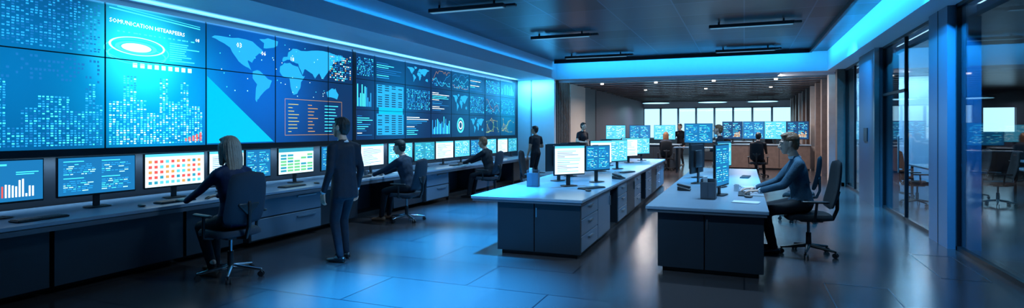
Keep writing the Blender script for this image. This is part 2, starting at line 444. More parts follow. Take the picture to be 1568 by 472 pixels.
def wmap(y0, y1, z0, z1, mat, parts=(NA, GR, SA, AF, EU, AU), o=.002):
    for P in parts:
        P2 = []
        for i, (lo, la) in enumerate(P):
            lo2, la2 = P[(i+1) % len(P)]
            P2.append((lo, la)); P2.append(((lo+lo2)/2+rnd.uniform(-2.5, 2.5), (la+la2)/2+rnd.uniform(-2, 2)))
        pts = [(XS+o, y0+(lo+170)/350*(y1-y0), z0+(la+58)/142*(z1-z0)) for lo, la in P2][::-1]
        bm = bmesh.new(); f = bm.faces.new([bm.verts.new(p) for p in pts]); bmesh.ops.triangulate(bm, faces=[f]); bm.verts.index_update()
        vw.add([tuple(v.co) for v in bm.verts], [[v.index for v in g.verts] for g in bm.faces], mat); bm.free()
wmap(6.25, 9.45, 2.05, 3.16, c_map)
vw.poly([(XS+.003, 6.22, 2.42), (XS+.003, 6.22, 1.42), (XS+.003, 7.52, 1.42)], c_tri)
txt('03', 6.75, 2.92, .11, c_wh); txt('06', 7.25, 2.85, .1, c_wh); txt('18', 7.9, 2.83, .1, c_wh)
for i in range(40):
    y, z = 6.4+rnd.random()*2.4, 2.2+rnd.random()*.9; q(y, z, y+.014, z+.014, rnd.choice([c_wh, c_br, c_cy]))
frame(7.78, 1.52, 9.3, 2.16, .006, c_or)
for i in range(9):
    q(7.86, 1.58+i*.06, 7.9+rnd.random()*.25, 1.592+i*.06, c_ye); q(8.35, 1.58+i*.06, 8.45+rnd.random()*.2, 1.592+i*.06, c_or); q(8.8, 1.58+i*.06, 8.95+rnd.random()*.25, 1.592+i*.06, c_cy)
glyphs(8.95, 9.6, 2.58, 3.1, .05, .04, .6, [c_or, c_cy, c_wh, c_dm, c_md])
for i in range(5): q(5.85+i*.06, 1.46, 5.89+i*.06, 1.5+i*.02, c_rd)
def mini(y0, z0, y1, z1, kind):
    w, h = y1-y0, z1-z0
    if kind == 'table':
        q(y0, z0, y1, z1, c_map)
        for i in range(int(h/.05)):
            for j in range(4):
                if rnd.random() < .85: q(y0+.04+j*w/4, z0+.02+i*.05, y0+.04+j*w/4+w*.15, z0+.04+i*.05, c_nv, .003)
    elif kind == 'bars':
        k = int(w/.05)
        for i in range(k): q(y0+i*.05, z0, y0+i*.05+.03, z0+h*(.2+.8*rnd.random()), rnd.choice([c_cy, c_md, c_md, c_cy]))
    elif kind == 'line':
        for mm in (c_or, c_cy, c_md):
            z = z0+h*rnd.random()
            for i in range(14):
                z2 = min(z1, max(z0, z+(rnd.random()-.5)*h*.5)); line(y0+i*w/14, z, y0+(i+1)*w/14, z2, .006, mm); z = z2
        glyphs(y0, y1, z0, z0+h*.3, .05, .04, .5, [c_md, c_dm, c_cy])
    elif kind == 'text':
        for i in range(int(h/.045)): q(y0, z0+i*.045, y0+w*(.3+.7*rnd.random()), z0+i*.045+.014, rnd.choice([c_cy, c_md, c_wh, c_dm]))
    elif kind == 'mesh':
        pts = [(y0+rnd.random()*w, z0+rnd.random()*h) for _ in range(18)]
        for i, p in enumerate(pts):
            for r_ in pts[i+1:]:
                if (V(p)-V(r_)).length < .45*h+.1: line(*p, *r_, .004, rnd.choice([c_gr, c_ye, c_gr]))
            q(p[0]-.012, p[1]-.012, p[0]+.012, p[1]+.012, c_ye)
    elif kind == 'ring':
        ell((y0+y1)/2, (z0+z1)/2, h*.45, h*.45, c_cy, .003, .25); ell((y0+y1)/2, (z0+z1)/2, h*.25, h*.25, c_wh, .003, .3)
    elif kind == 'grid': glyphs(y0, y1, z0, z1, .04, .035, .7, [c_cy, c_md, c_md, c_dm])
    elif kind == 'map': wmap(y0, y1, z0, z1, c_map)
rows = [(1.46, 1.98), (2.07, 2.62), (2.72, 3.16)]
kinds = [['text', 'table', 'text', 'bars', 'ring', 'map', 'mesh', 'mesh'], ['bars', 'table', 'grid', 'text', 'map', 'grid', 'line', 'grid'], ['grid', 'text', 'map', 'line', 'line', 'text', 'grid', 'bars']]
for r_, (z0, z1) in enumerate(rows):
    for c in range(8):
        mini(sec2[c]+.07, z0+.03, sec2[c+1]-.07, z1-.02, kinds[r_][c])
q(10.55, 1.5, 11.5, 2.42, c_tri, .001)
vw.finish(smooth=0)

# ------------------------------------------------------------------ furniture
ld = B('wall_console_desk')
ld.box((-7.42, .8, .71), (-6.15, 17.2, .75), desk_top, .006)
ld.box((-6.17, .8, .66), (-6.145, 17.2, .705), greyp)
ld.box((-7.3, .85, 0), (-6.55, 17.1, .08), kick)
mods = [('panel', 2.2, 3.55), ('panel', 3.57, 5.0), ('panel', 5.02, 5.9), ('draw', 5.92, 7.35), ('panel', 7.4, 8.4), ('panel', 9.5, 10.6), ('draw', 10.6, 11.6), ('open', 11.6, 13.2), ('panel', 13.2, 14.3), ('open', 14.3, 15.8), ('panel', 15.8, 17.1), ('panel', .85, 2.18)]
ld.box((-6.9, .85, .08), (-6.86, 17.1, .71), desk_dk)
for k, a, b_ in mods:
    if k == 'panel':
        ld.box((-6.86, a, .08), (-6.32, b_-.02, .70), desk_dk, .004)
    elif k == 'draw':
        ld.box((-6.86, a, .08), (-6.26, b_, .70), desk_dk)
        for z0, z1 in ((.1, .38), (.40, .68)):
            ld.box((-6.26, a+.02, z0), (-6.235, b_-.02, z1), desk_md, .004)
            ld.box((-6.235, b_-.55, z1-.07), (-6.21, b_-.15, z1-.05), metal)
    else:
        for yy in (a+.1, b_-.1):
            ld.box((-6.35, yy-.02, 0), (-6.29, yy+.02, .7), blackp)
ld.finish(smooth=0)

def island(name, x0, x1, y0, y1, bx0, bx1, rot, mods):
    b = B(name)
    w = x1-x0; L = y1-y0
    X0, X1 = bx0-x0, bx1-x0
    b.box((0, 0, .71), (w, L, .75), desk_top, .006)
    b.box((.02, .01, .68), (w-.02, L-.01, .71), greyp)
    b.box((X0+.05, .1, 0), (X1-.05, L-.1, .06), kick)
    mid = (X0+X1)/2-.05
    b.box((X0, .06, .05), (mid-.006, .1, .68), desk_dk, .003); b.box((mid+.006, .06, .05), (X1, .1, .68), desk_dk, .003)
    b.box((X0, L-.1, .05), (X1, L-.06, .68), desk_dk)
    b.box((X0+.02, .1, .05), (X0+.04, L-.1, .68), desk_dk)
    b.box((mid+.02, .055, .5), (mid+.035, .06, .62), metal)
    b.box((X0+.04, .1, .05), (X1-.45, L-.1, .66), desk_dk)
    yy = .1
    for k, ln in mods:
        ye = min(yy+ln, L-.1)
        if k == 'd':
            b.box((X1-.45, yy, .05), (X1-.02, ye, .68), desk_dk)
            for i, (za, zb) in enumerate(((.07, .27), (.28, .48), (.49, .67))):
                b.box((X1-.02, yy+.01, za), (X1, ye-.01, zb), desk_md, .004)
                b.box((X1, (yy+ye)/2-.12, zb-.06), (X1+.025, (yy+ye)/2+.12, zb-.045), metal)
        elif k == 'c':
            b.box((X1-.45, yy, .05), (X1-.01, ye, .68), desk_dk)
            b.box((X1-.01, yy+.01, .07), (X1, ye-.01, .67), desk_md if rnd.random() < .5 else desk_dk, .004)
            b.box((X1, ye-.08, .45), (X1+.02, ye-.06, .6), metal)
        yy = ye
        if yy >= L-.11: break
    return b.finish((x0, y0, 0), rot, smooth=0)
island('desk_island', -3.38, -1.86, 6.9, 17.0, -3.02, -1.9, 1.4, [('d', 1.0), ('c', .9), ('k', .7), ('d', .9), ('c', .9), ('d', .9), ('k', .8), ('d', 1.), ('c', 1.), ('d', 1.), ('c', 1.)])
island('desk_island', -1.06, .25, 6.75, 13.6, -.93, .2, 0, [('k', .6), ('k', 2.0), ('d', .6), ('k', 1.4), ('d', .6), ('k', 1.5)])

def keyboard_mesh():
    b = B('keyboard'); b.box((-.23, -.075, 0), (.23, .075, .016), blackp, .004)
    for r in range(5):
        for c in range(15): b.box((-.22+c*.0295, -.066+r*.027, .016), (-.22+c*.0295+.024, -.066+r*.027+.022, .022), keyw)
    ob = b.finish((0, 0, -50)); me = ob.data; bpy.data.objects.remove(ob); return me
KB = keyboard_mesh()
def mouse_mesh():
    b = B('computer_mouse'); b.hull([((0, -.025, .012), (.03, .03, .012)), ((0, .02, .014), (.027, .035, .014))], blackp)
    ob = b.finish((0, 0, -50)); me = ob.data; bpy.data.objects.remove(ob); return me
MS = mouse_mesh()

s_blue = E('screen_blue', (.01, .16, .40), 1.1); s_dark = E('screen_dark', (.004, .05, .16), 1); s_white = E('screen_white', (.62, .90, 1.0), 1.4)
s_cyan = E('screen_cyan', (.10, .62, .95), 1.1); s_teal = E('screen_teal', (.03, .34, .50), 1.)
mon_cache = {}
def monitor(loc, rz, w=.84, h=.42, kind='text', zc=None, name='computer_monitor', seed=None):
    key = (w, h, kind, zc, seed)
    if key not in mon_cache:
        R = random.Random((seed or 0)*7 + len(kind))
        b = B(name); z0 = (zc or .34)-h/2; z1 = z0+h
        b.box((-w/2, -.012, z0), (w/2, .02, z1), blackp, .005)
        b.box((-w/4, .02, z0+h*.2), (w/4, .05, z1-h*.2), blackp, .012)
        b.box((-.035, .02, .01), (.035, .045, z0+h*.4), blackp, .004)
        b.hull([((-.1, -.03, .008), (.03, .03, .008)), ((.1, -.03, .008), (.03, .03, .008)), ((-.09, .07, .008), (.03, .03, .008)), ((.09, .07, .008), (.03, .03, .008))], blackp)
        bz = .012; sx0, sx1, sz0, sz1 = -w/2+bz, w/2-bz, z0+bz+.008, z1-bz
        W, H = sx1-sx0, sz1-sz0
        def r(a, c, d, e, mat, o=.0015):
            b.poly([(sx0+a*W, -.0125-o, sz0+c*H), (sx0+d*W, -.0125-o, sz0+c*H), (sx0+d*W, -.0125-o, sz0+e*H), (sx0+a*W, -.0125-o, sz0+e*H)], mat)
        bg = {'bars': s_blue, 'text': s_blue, 'dots': s_white, 'doc': s_white, 'green': s_white, 'cyan': s_cyan, 'teal': s_teal, 'dark': s_dark}[kind]
        r(0, 0, 1, 1, bg, .0005)
        if kind == 'bars':
            for i in range(22): r(.10+i*.037, .1, .12+i*.037, .16+.5*R.random(), R.choice([c_wh, c_rd, c_wh, c_cy]))
            r(.05, .88, .6, .92, c_cy); r(.7, .7, .95, .72, c_cy); r(.7, .65, .9, .67, c_cy)
        elif kind in ('text', 'dark', 'teal', 'cyan'):
            fg = [c_cy, c_br, c_md, c_md] if kind != 'cyan' else [c_wh, s_blue, c_wh, s_blue]
            for blk in range(4):
                bx = .06+(blk % 2)*.48; by = .1+(blk//2)*.45
                for i in range(6):
                    x = bx
                    while x < bx+.36:
                        l = .02+.06*R.random()
                        if R.random() < .8: r(x, by+i*.052, min(x+l, bx+.4), by+i*.052+.018, R.choice(fg))
                        x += l+.015
                r(bx, by+.34, bx+.25, by+.36, fg[0])
            if kind == 'dark':
                for i in range(6): r(.55+i*.06, .1, .59+i*.06, .15+.3*R.random(), c_or)
        elif kind == 'dots':
            for i in range(10):
                for j in range(5): r(.05+i*.092, .08+j*.16, .105+i*.092, .17+j*.16, R.choice([c_rd, c_or, c_rd, s_teal, s_cyan, c_or]))
            r(0, .92, 1, 1, s_cyan)
        elif kind == 'doc':
            for i in range(12): r(.08, .08+i*.066, .3+.6*R.random(), .10+i*.066, R.choice([s_blue, s_cyan, s_teal]))
            r(0, .92, 1, 1, s_cyan)
        elif kind == 'green':
            r(0, .85, 1, 1, s_teal)
            for i in range(6):
                for j in range(5): r(.05+j*.19, .08+i*.12, .21+j*.19, .16+i*.12, R.choice([c_gr, s_white, s_teal, c_gr]))
        ob = b.finish((0, 0, 0)); mon_cache[key] = ob.data; bpy.data.objects.remove(ob)
    return place(name, mon_cache[key], loc, rz)
DT = .752
lm_ = [(3.34, 'bars', 1), (4.30, 'text', 2), (5.26, 'dots', 3), (6.05, 'doc', 4), (6.62, 'text', 5), (7.42, 'green', 6), (8.4, 'text', 7), (9.5, 'doc', 8), (10.5, 'cyan', 9), (11.5, 'teal', 10), (12.45, 'doc', 11), (13.4, 'cyan', 12), (14.3, 'text', 13), (15.2, 'cyan', 14), (16.1, 'doc', 15), (16.9, 'teal', 16)]
for y_, k, sd in lm_:
    ww = {3.34: .8, 6.05: .6, 6.62: .5}.get(y_, .84)
    monitor((-6.82, y_, DT), 90+((sd*37) % 9-4), ww, .44, k, .36, seed=sd)
for y_ in (3.5, 4.95, 6.9, 8.6, 10.4, 12.3, 14.2): place('keyboard', KB, (-6.42, y_, DT), 88+((y_*10) % 6))
for y_ in (4.5, 7.4, 9.15, 12.8): place('computer_mouse', MS, (-6.38, y_, DT), 90)

for (x, y_, rz, k, sd, w, h) in ((-2.50, 8.55, 52, 'doc', 21, .58, .46), (-2.25, 9.35, 62, 'text', 22, .6, .42), (-2.75, 11.7, 58, 'doc', 23, .62, .48), (-2.55, 12.5, 62, 'cyan', 24, .6, .48), (-2.75, 14.9, 60, 'doc', 25, .62, .48), (-2.6, 16.0, 60, 'cyan', 26, .6, .45),
                             (-2.95, 9.35, -112, 'text', 27, .6, .46), (-3.0, 10.3, -108, 'cyan', 28, .6, .46), (-3.0, 13.5, -112, 'text', 29, .6, .46),
                             (-.28, 8.15, 76, 'text', 31, .62, .56), (-.32, 9.3, 74, 'dark', 32, .62, .5), (-.72, 9.75, -104, 'text', 33, .6, .46), (-.35, 11.4, 68, 'cyan', 34, .6, .45), (-.4, 12.6, 66, 'text', 35, .6, .45), (-.8, 10.9, -110, 'text', 36, .6, .46)):
    monitor((x, y_, DT), rz, w, h, k, .40, seed=sd)
place('keyboard', KB, (-2.1, 8.35, DT), 62); place('keyboard', KB, (.0, 8.38, DT), 90); place('keyboard', KB, (-2.2, 11.6, DT), 70); place('keyboard', KB, (.02, 11.3, DT), 85)
place('computer_mouse', MS, (-2.05, 7.95, DT), 60); place('computer_mouse', MS, (.05, 8.0, DT), 90)
def organizer(loc, rz):
    b = B('desk_organizer'); w, d, h, t = .09, .07, .25, .008
    b.box((-w, -d, 0), (w, d, t), greyp)
    for s in (-1, 1): b.box((s*w, -d, 0), (s*(w-t), d, h), greyp, .002); b.box((-w, s*d, 0), (w, s*(d-t), h*(1 if s > 0 else .85)), greyp, .002)
    b.box((-.004, -d, 0), (.004, d, h*.8), greyp)
    b.box((-w*.7, -.03, .02), (-w*.2, .04, h+.03), white_p); b.finish(loc, rz)
organizer((-3.0, 8.3, DT), 10); organizer((-.42, 7.7, DT), -5)
def mug(loc, mat):
    b = B('coffee_mug'); b.cyl((0, 0, 0), (0, 0, .09), .036, .04, mat, 20); b.cyl((0, 0, .085), (0, 0, .0905), .034, .034, M('coffee', (.03, .015, .008), .2), 20)
    b.tube([(.035, 0, .07), (.06, 0, .068), (.066, 0, .045), (.055, 0, .024), (.035, 0, .02)], .006, mat); b.finish(loc, 30)
mug((-2.2, 10.6, DT), white_p); mug((-.1, 8.8, DT), white_p); mug((-6.6, 9.0, DT), greyp)
def papers(loc, rz):
    b = B('paper_stack')
    for i in range(3): b.box((-.105, -.148, i*.002), (.105, .148, i*.002+.0015), white_p, R=Matrix.Rotation(rad(i*5-4), 3, 'Z'))
    b.finish(loc, rz)
papers((.08, 9.4, DT), 20); papers((.02, 7.5, DT), 80); papers((-6.4, 9.75, DT), 75)
def phone(loc, rz):
    b = B('desk_phone')
    b.hull([((-.08, -.08, .012), .01), ((.08, -.08, .012), .01), ((-.08, .08, .05), .01), ((.08, .08, .05), .01), ((-.08, .08, .01), .01), ((.08, .08, .01), .01)], blackp)
    b.tube([(-.065, -.08, .055), (-.065, .08, .085)], .017, blackp)
    for i in range(12): b.box((.0+(i % 3)*.024, -.06+(i//3)*.022, .03+(i//3)*.006), (.018+(i % 3)*.024, -.044+(i//3)*.022, .036+(i//3)*.006), keyw)
    b.finish(loc, rz)
phone((-2.05, 10.1, DT), 70); phone((-.8, 8.6, DT), 90)

def chair_mesh(fab, basem, arms=True, bt=1.12):
    b = B('office_chair')
    for k in range(5):
        a = k*2*math.pi/5+.3; c, s = math.cos(a), math.sin(a)
        b.hull([((.03*c, .03*s, .11), (.03, .03, .025)), ((.31*c, .31*s, .075), (.014, .014, .012))], basem)
        x, y_ = .31*c, .31*s
        b.cyl((x, y_, .04), (x, y_, .08), .009, .009, blackp, 8)
        for o in (-.018, .018):
            px, py = x-s*o, y_+c*o; px2, py2 = px-s*.012, py+c*.012
            b.cyl((px, py, .03), (px2, py2, .03), .03, .03, blackp, 14)
    b.cyl((0, 0, .1), (0, 0, .27), .033, .03, blackp); b.cyl((0, 0, .25), (0, 0, .42), .018, .018, chrome)
    b.box((-.12, -.14, .41), (.12, .12, .445), blackp, .012)
    vs = []; fs = []
    def sq(t, a_): return math.copysign(abs(t)**a_, t)
    rings = [(0, .44), (.85, .44), (1, .455), (1.0, .485), (.93, .512), (.6, .508), (0.0, .5)]
    N = 28; ridx = []
    for (k, z) in rings:
        row = []
        for i in range(N):
            a = 2*math.pi*i/N
            x = .255*k*sq(math.cos(a), .5); y_ = .25*k*sq(math.sin(a), .5)
            zz = z-(.025 if y_ > .2 else 0)*(1 if z > .45 else 0)
            row.append(len(vs)); vs.append((x, y_+.01, zz))
        ridx.append(row)
    for r0, r1 in zip(ridx[:-1], ridx[1:]):
        for i in range(N): fs.append([r0[i], r0[(i+1) % N], r1[(i+1) % N], r1[i]])
    b.add(vs, fs, fab)
    nz, nx = 20, 12; vs = []; fs = []
    zb = .56
    def pt(i, j, side):
        t = i/nz; u = (j/nx)*2-1
        hw = .235*(max(0, 1-abs(2*t-1)**4.5))**(1/4.5)*(1.0-.12*t)
        x = u*hw; z = zb+(bt-zb)*t
        edge = max(0, 1-abs(u)**6)**.5*max(0, 1-abs(2*t-1)**8)**.5
        y_ = -.235-.10*t+.05*math.sin(t*math.pi)*-.6+.9*x*x+side*.022*edge
        return (x, y_, z)
    for side in (1, -1):
        for i in range(nz+1):
            for j in range(nx+1): vs.append(pt(i, j, side))
    o2 = (nz+1)*(nx+1)
    for i in range(nz):
        for j in range(nx):
            a_ = i*(nx+1)+j
            fs.append([a_, a_+nx+1, a_+nx+2, a_+1]); fs.append([o2+a_, o2+a_+1, o2+a_+nx+2, o2+a_+nx+1])
    b.add(vs, fs, fab)
    b.tube([(0, -.1, .42), (0, -.27, .44), (0, -.32, .56), (0, -.32, .8)], .022, blackp)
    b.hull([((-.1, -.31, .78), .018), ((.1, -.31, .78), .018), ((0, -.31, .68), .02)], blackp)
    if arms:
        for s in (-1, 1):
            b.tube([(s*.2, .0, .43), (s*.29, .0, .45), (s*.3, -.02, .66)], .016, blackp)
            b.hull([((s*.3, -.13, .675), (.03, .03, .015)), ((s*.3, .12, .675), (.03, .03, .015))], blackp)
    ob = b.finish((0, 0, 0), smooth=50); me = ob.data; bpy.data.objects.remove(ob); return me
CH_B = chair_mesh(bluefab, chrome); CH_K = chair_mesh(blackm, blackp, bt=1.17)
place('office_chair', CH_B, (-5.28, 4.74, 0), 80, 1.06)
place('office_chair', CH_B, (-5.55, 8.75, 0), 92)
place('office_chair', CH_B, (-5.60, 12.35, 0), 88)
place('office_chair', CH_K, (.78, 8.42, 0), 98, 1.06)
for (x, y_, r_) in ((-4.15, 11.6, -85), (-4.0, 13.4, -100), (.9, 11.3, 80), (.43, 20.9, -10), (-2.8, 22.8, 10), (-.8, 27.0, 170), (3.42, 14.6, -90), (3.42, 16.2, -80), (5.0, 15.2, 90), (5.0, 16.7, 100), (6.4, 14.9, 0), (8.2, 18.8, 0), (7.6, 21.2, 180)):
    place('office_chair', CH_K, (x, y_, 0), r_)

def counter(loc, w, rz, front=wood):
    b = B('counter_desk')
    b.box((-w/2, -.35, .06), (w/2, .3, .96), front); b.box((-w/2-.03, -.4, .96), (w/2+.03, .42, 1.0), desk_top, .005)
    b.box((-w/2+.03, -.3, 0), (w/2-.03, .28, .06), kick)
    k = int(w/1.0)
    for i in range(k+1): b.box((-w/2+i*w/k-.008, -.356, .08), (-w/2+i*w/k+.008, -.35, .95), kick)
    b.finish(loc, rz, smooth=0)
counter((.72, 25.2, 0), 3.3, 0); counter((-3.9, 24.0, 0), 3.0, 0, desk_dk); counter((-.9, 30.5, 0), 3.2, 0, desk_dk)
for i, (x, k) in enumerate(((-.45, 'dark'), (.35, 'text'), (1.15, 'cyan'), (1.95, 'dark'))): monitor((x, 25.2, 1.003), (i*17) % 20-14, .80, .72, k, .55, seed=50+i)
for i, (x, k) in enumerate(((-5.0, 'cyan'), (-4.0, 'text'), (-3.0, 'cyan'))): monitor((x, 24.0, 1.003), i*8-4, .85, .6, k, .46, seed=60+i)
for i, (x, k) in enumerate(((-2.0, 'doc'), (-1.0, 'text'), (0, 'cyan'))): monitor((x, 30.5, 1.003), i*8-4, .85, .55, k, .45, seed=70+i)
monitor((-1.55, 22.0, .953), -4, 1.0, .72, 'text', .5, seed=80)
b = B('side_table'); b.box((-.8, -.3, .91), (.8, .3, .95), desk_top, .005)
for sx in (-.7, .7):
    for sy in (-.22, .22): b.box((sx-.02, sy-.02, 0), (sx+.02, sy+.02, .91), blackp)
b.finish((-1.6, 22.0, 0), 0)
def table(loc, w, d, rz=0):
    b = B('meeting_table'); b.box((-w/2, -d/2, .71), (w/2, d/2, .75), desk_top, .005)
    for sx in (-1, 1):
        for sy in (-1, 1): b.box((sx*(w/2-.08)-.025, sy*(d/2-.08)-.025, 0), (sx*(w/2-.08)+.025, sy*(d/2-.08)+.025, .71), blackp)
    b.finish(loc, rz)
table((4.2, 15.8, 0), .8, 2.6); table((7.2, 16, 0), 3.2, .8); table((8.6, 20, 0), 3.2, .8); table((6.2, 10.5, 0), 2.2, .8)
for i, (x, y_) in enumerate(((6.4, 16), (7.6, 16), (8.2, 20), (9.4, 20), (6.4, 10.6))): monitor((x, y_, DT), i*9-10, .7, .42, ['cyan', 'text'][i % 2], .36, seed=90+i % 2)

# ------------------------------------------------------------------ PEOPLE
def ik(a, c, l1, l2, pole):
    a = V(a); c = V(c); d = c-a; D = min(d.length, l1+l2-.002); dn = d.normalized(); c = a+dn*D
    k = (l1*l1-l2*l2+D*D)/(2*D); h = math.sqrt(max(0, l1*l1-k*k))
    p = V(pole); p = (p-dn*p.dot(dn)).normalized()
    return a+dn*k+p*h, c
def hand_prims(W, d, n_, side, curl):
    W = V(W); d = V(d).normalized(); n_ = V(n_); n_ = (n_-d*n_.dot(d)).normalized()
    t = d.cross(n_)*side
    F = np.array([t, d, n_]).T
    P = [[(W-d*.03, (.024, .02, .019), F), (W+d*.02, (.028, .02, .015), F)],
         [(W+d*.02, (.029, .02, .015), F), (W+d*.085, (.040, .018, .012), F)]]
    for off, ln in ((.031, .070), (.0105, .079), (-.0105, .073), (-.031, .056)):
        p = W+d*.092+t*off; ang = curl*.5
        for k, fr in enumerate((.45, .31, .24)):
            dd = d*math.cos(ang)+n_*math.sin(ang)+t*off*1.2; dd.normalize()
            p2 = p+dd*ln*fr; P.append([(p, .0088-.0008*k), (p2, .0081-.0008*k)]); p = p2; ang += curl*.75
    p = W+d*.03+t*.026; dd = (d*.6+t*.72+n_*.3).normalized(); p2 = p+dd*.036
    P.append([(p, .013), (p2, .0105)]); dd = (d*.85+t*.35+n_*.4).normalized(); P.append([(p2, .0103), (p2+dd*.03, .0085)])
    return P
skinA = M('skin_light', (.60, .35, .26), .5, noise=.06); skinB = M('skin_tan', (.36, .20, .13), .5, noise=.06)
eyew = M('eye_white', (.5, .5, .5), .3); eyed = M('eye_iris', (.02, .02, .03), .2); lipm = M('lips', (.38, .16, .13), .5)
def person(name, loc, rz, s=1., hip=.95, py=0., lean=0., hands=None, feet=None, yaw=0, pitch=0, top=None, bot=None, skin=skinA,
           hair=None, style='short', shoe=None, short=False, jacket=False, female=False, collar=None, voxel=.014):
    b = B(name)
    l = rad(lean); P0 = V((0, py, hip)); r = V((1, 0, 0)); u = V((0, math.sin(l), math.cos(l))); f = V((0, math.cos(l), -math.sin(l)))
    F = np.array([r, f, u]).T
    T = lambda x, y, z: P0+r*x+f*y+u*z
    sw = .168 if female else .19; k = .92 if female else 1.05
    pel = (T(0, -.01, .0), (.168, .120, .11), F); wa = (T(0, .0, .17), (.140*k, .105*k, .09), F)
    ch = (T(0, .012, .33), (.168*k, .122*k, .12), F); sh = (T(0, -.01, .455), (sw-.02, .085, .055), F)
    prims = [[pel, wa], [wa, ch], [ch, sh], [(T(0, -.005, .49), .062), (T(0, .025, .60), .054)]]
    for sd in (-1, 1): prims.append([(T(0, -.012, .52), .05), (T(sd*(sw-.02), -.005, .475), .045)])
    if female: prims.append([(T(-.06, .09, .33), .06), (T(.06, .09, .33), .06)])
    if jacket:
        prims.append([(T(0, -.005, .12), (.170, .125, .05), F), (T(0, -.01, -.16), (.195, .145, .03), F)])
        prims.append([(T(0, .02, .3), (.185, .132, .08), F), (T(0, 0, .1), (.172, .125, .05), F)])
    seg = [(T(0, 0, -.05), T(0, 0, .42), .14, top), (T(-.13, 0, .47), T(.13, 0, .47), .065, top), (T(0, .015, .555), T(0, .03, .66), .06, skin), (T(-.09, 0, -.06), T(.09, 0, -.06), .10, top if jacket else bot)]
    if jacket: seg.append((T(0, 0, .1), T(0, 0, -.15), .17, top))
    for i, sd in enumerate((-1, 1)):
        S = T(sd*sw, -.005, .455); hw, hn, hd, pole, curl = hands[i]
        Eb, W = ik(S, hw, .29, .26, pole)
        ra = .9 if female else 1.06
        prims += [[(S, .060*ra), (Eb, .047*ra)], [(Eb, .046*ra), (W, (.030 if short else .036)*ra)]]
        seg.append((S, S.lerp(Eb, .55), .05, top)); seg.append((S.lerp(Eb, .6), Eb, .042, skin if short else top)); seg.append((Eb, W, .035, skin if short else top))
        hdv = V(hd) if hd else (W-Eb)
        hp = hand_prims(W+hdv.normalized()*.015, hdv, hn, sd, curl)
        co, fs = organic(hp, .0045, 2, 8, 6); b.add(co, fs, skin)
        if collar: b.hull([(W-(W-Eb).normalized()*.01, .036), (W+(W-Eb).normalized()*.008, .033)], collar)
        H = T(sd*.088, -.01, -.02); A, tdir, lp = feet[i]; K, A = ik(H, A, .435, .425, lp)
        prims += [[(H, .096), (K, .066)], [(K, .064), (A, .046)]]
        seg += [(H, K, .075, bot), (K, A, .05, bot)]
        td = V(tdir).normalized(); up = V((0, 0, 1))
        sd_ = td.cross(up).normalized(); up2 = sd_.cross(td); FF = np.array([sd_, td, up2]).T
        base = A-up2*.05
        b.hull([(base-td*.035, (.036, .042, .038), FF), (base+td*.05, (.042, .05, .036), FF)], shoe)
        b.hull([(base+td*.03-up2*.004, (.042, .05, .032), FF), (base+td*.15-up2*.014, (.044, .055, .022), FF)], shoe)
        b.hull([(A+up*.04, .036), (base, .034)], skin if female else bot)
    co, fs = organic(prims, voxel, 5)
    fold = np.sin(co[:, 2]*46+np.sin(co[:, 0]*21)*2.2+co[:, 1]*17)*.0016; co = co + np.stack([fold, fold, 0*fold], 1)
    fc = np.array([co[x].mean(axis=0) for x in fs])
    best = np.full(len(fs), 1e9); mi = np.zeros(len(fs), int)
    for a, c, rr, mt in seg:
        a = np.array(a); c = np.array(c); d = c-a; t = np.clip(((fc-a)@d)/(d@d), 0, 1)
        dist = np.linalg.norm(fc-(a+t[:, None]*d), axis=1)-rr; w = dist < best; best[w] = dist[w]; mi[w] = b.m(mt)
    b.add(co, fs, None, idx=[int(x) for x in mi])
    if collar: b.hull([(T(0, .002, .525), (.072, .070, .012), F), (T(0, .012, .550), (.064, .064, .008), F)], collar)
    if jacket:   # shirt front, tie and lapels
        b.hull([(T(0, .118, .34), (.012, .01, .01), F), (T(-.045, .085, .47), (.012, .012, .01), F), (T(.045, .085, .47), (.012, .012, .01), F)], collar)
        b.hull([(T(0, .132, .30), (.014, .006, .01), F), (T(0, .10, .47), (.012, .006, .012), F)], navyb)
        for sd in (-1, 1): b.hull([(T(sd*.012, .135, .28), (.008, .006, .01), F), (T(sd*.07, .09, .47), (.018, .012, .01), F), (T(sd*.075, .105, .39), (.014, .008, .01), F)], top)
    Hc = T(0, .045, .70)
    RH = Matrix.Rotation(rad(yaw), 3, 'Z') @ Matrix.Rotation(rad(-pitch), 3, 'X'); HF = np.array(RH)
    g_ = 1.05
    h = lambda x, y, z: Hc+RH @ V((x*g_, y*g_, z*g_))
    hp = [[(h(0, -.012, .025), (.080, .098, .096), HF)], [(h(0, .02, .0), (.072, .075, .089), HF), (h(0, .050, -.085), (.038, .038, .029), HF)],
          [(h(0, -.005, -.03), (.064, .066, .05), HF), (h(0, -.01, -.09), .052)],
          [(h(0, .092, .006), .010), (h(0, .108, -.026), .014)], [(h(-.014, .094, -.030), .010), (h(.014, .094, -.030), .010)],
          [(h(-.038, .076, .028), (.015, .017, .009), HF), (h(.038, .076, .028), (.015, .017, .009), HF)], [(h(0, .08, -.054), (.026, .018, .014), HF)]]
    for sd in (-1, 1): hp.append([(h(sd*.077, -.008, .018), (.009, .020, .015), HF), (h(sd*.074, .0, -.022), (.009, .013, .013), HF)])
    co, fs = organic(hp, .0065, 2); b.add(co, fs, skin)
    for sd in (-1, 1):
        b.hull([(h(sd*.031, .079, .008), .0115)], eyew, 10, 8); b.hull([(h(sd*.031, .0885, .008), .0058)], eyed, 8, 6)
        b.hull([(h(sd*.031, .080, .0125), (.0145, .012, .007), HF)], skin, 10, 8)
        b.hull([(h(sd*.018, .094, .030), .0035), (h(sd*.047, .084, .031), .003)], hair, 6, 5)
    b.hull([(h(-.02, .090, -.056), (.006, .006, .003), HF), (h(0, .0985, -.054), (.008, .006, .004), HF), (h(.02, .090, -.056), (.006, .006, .003), HF)], lipm, 8, 6)
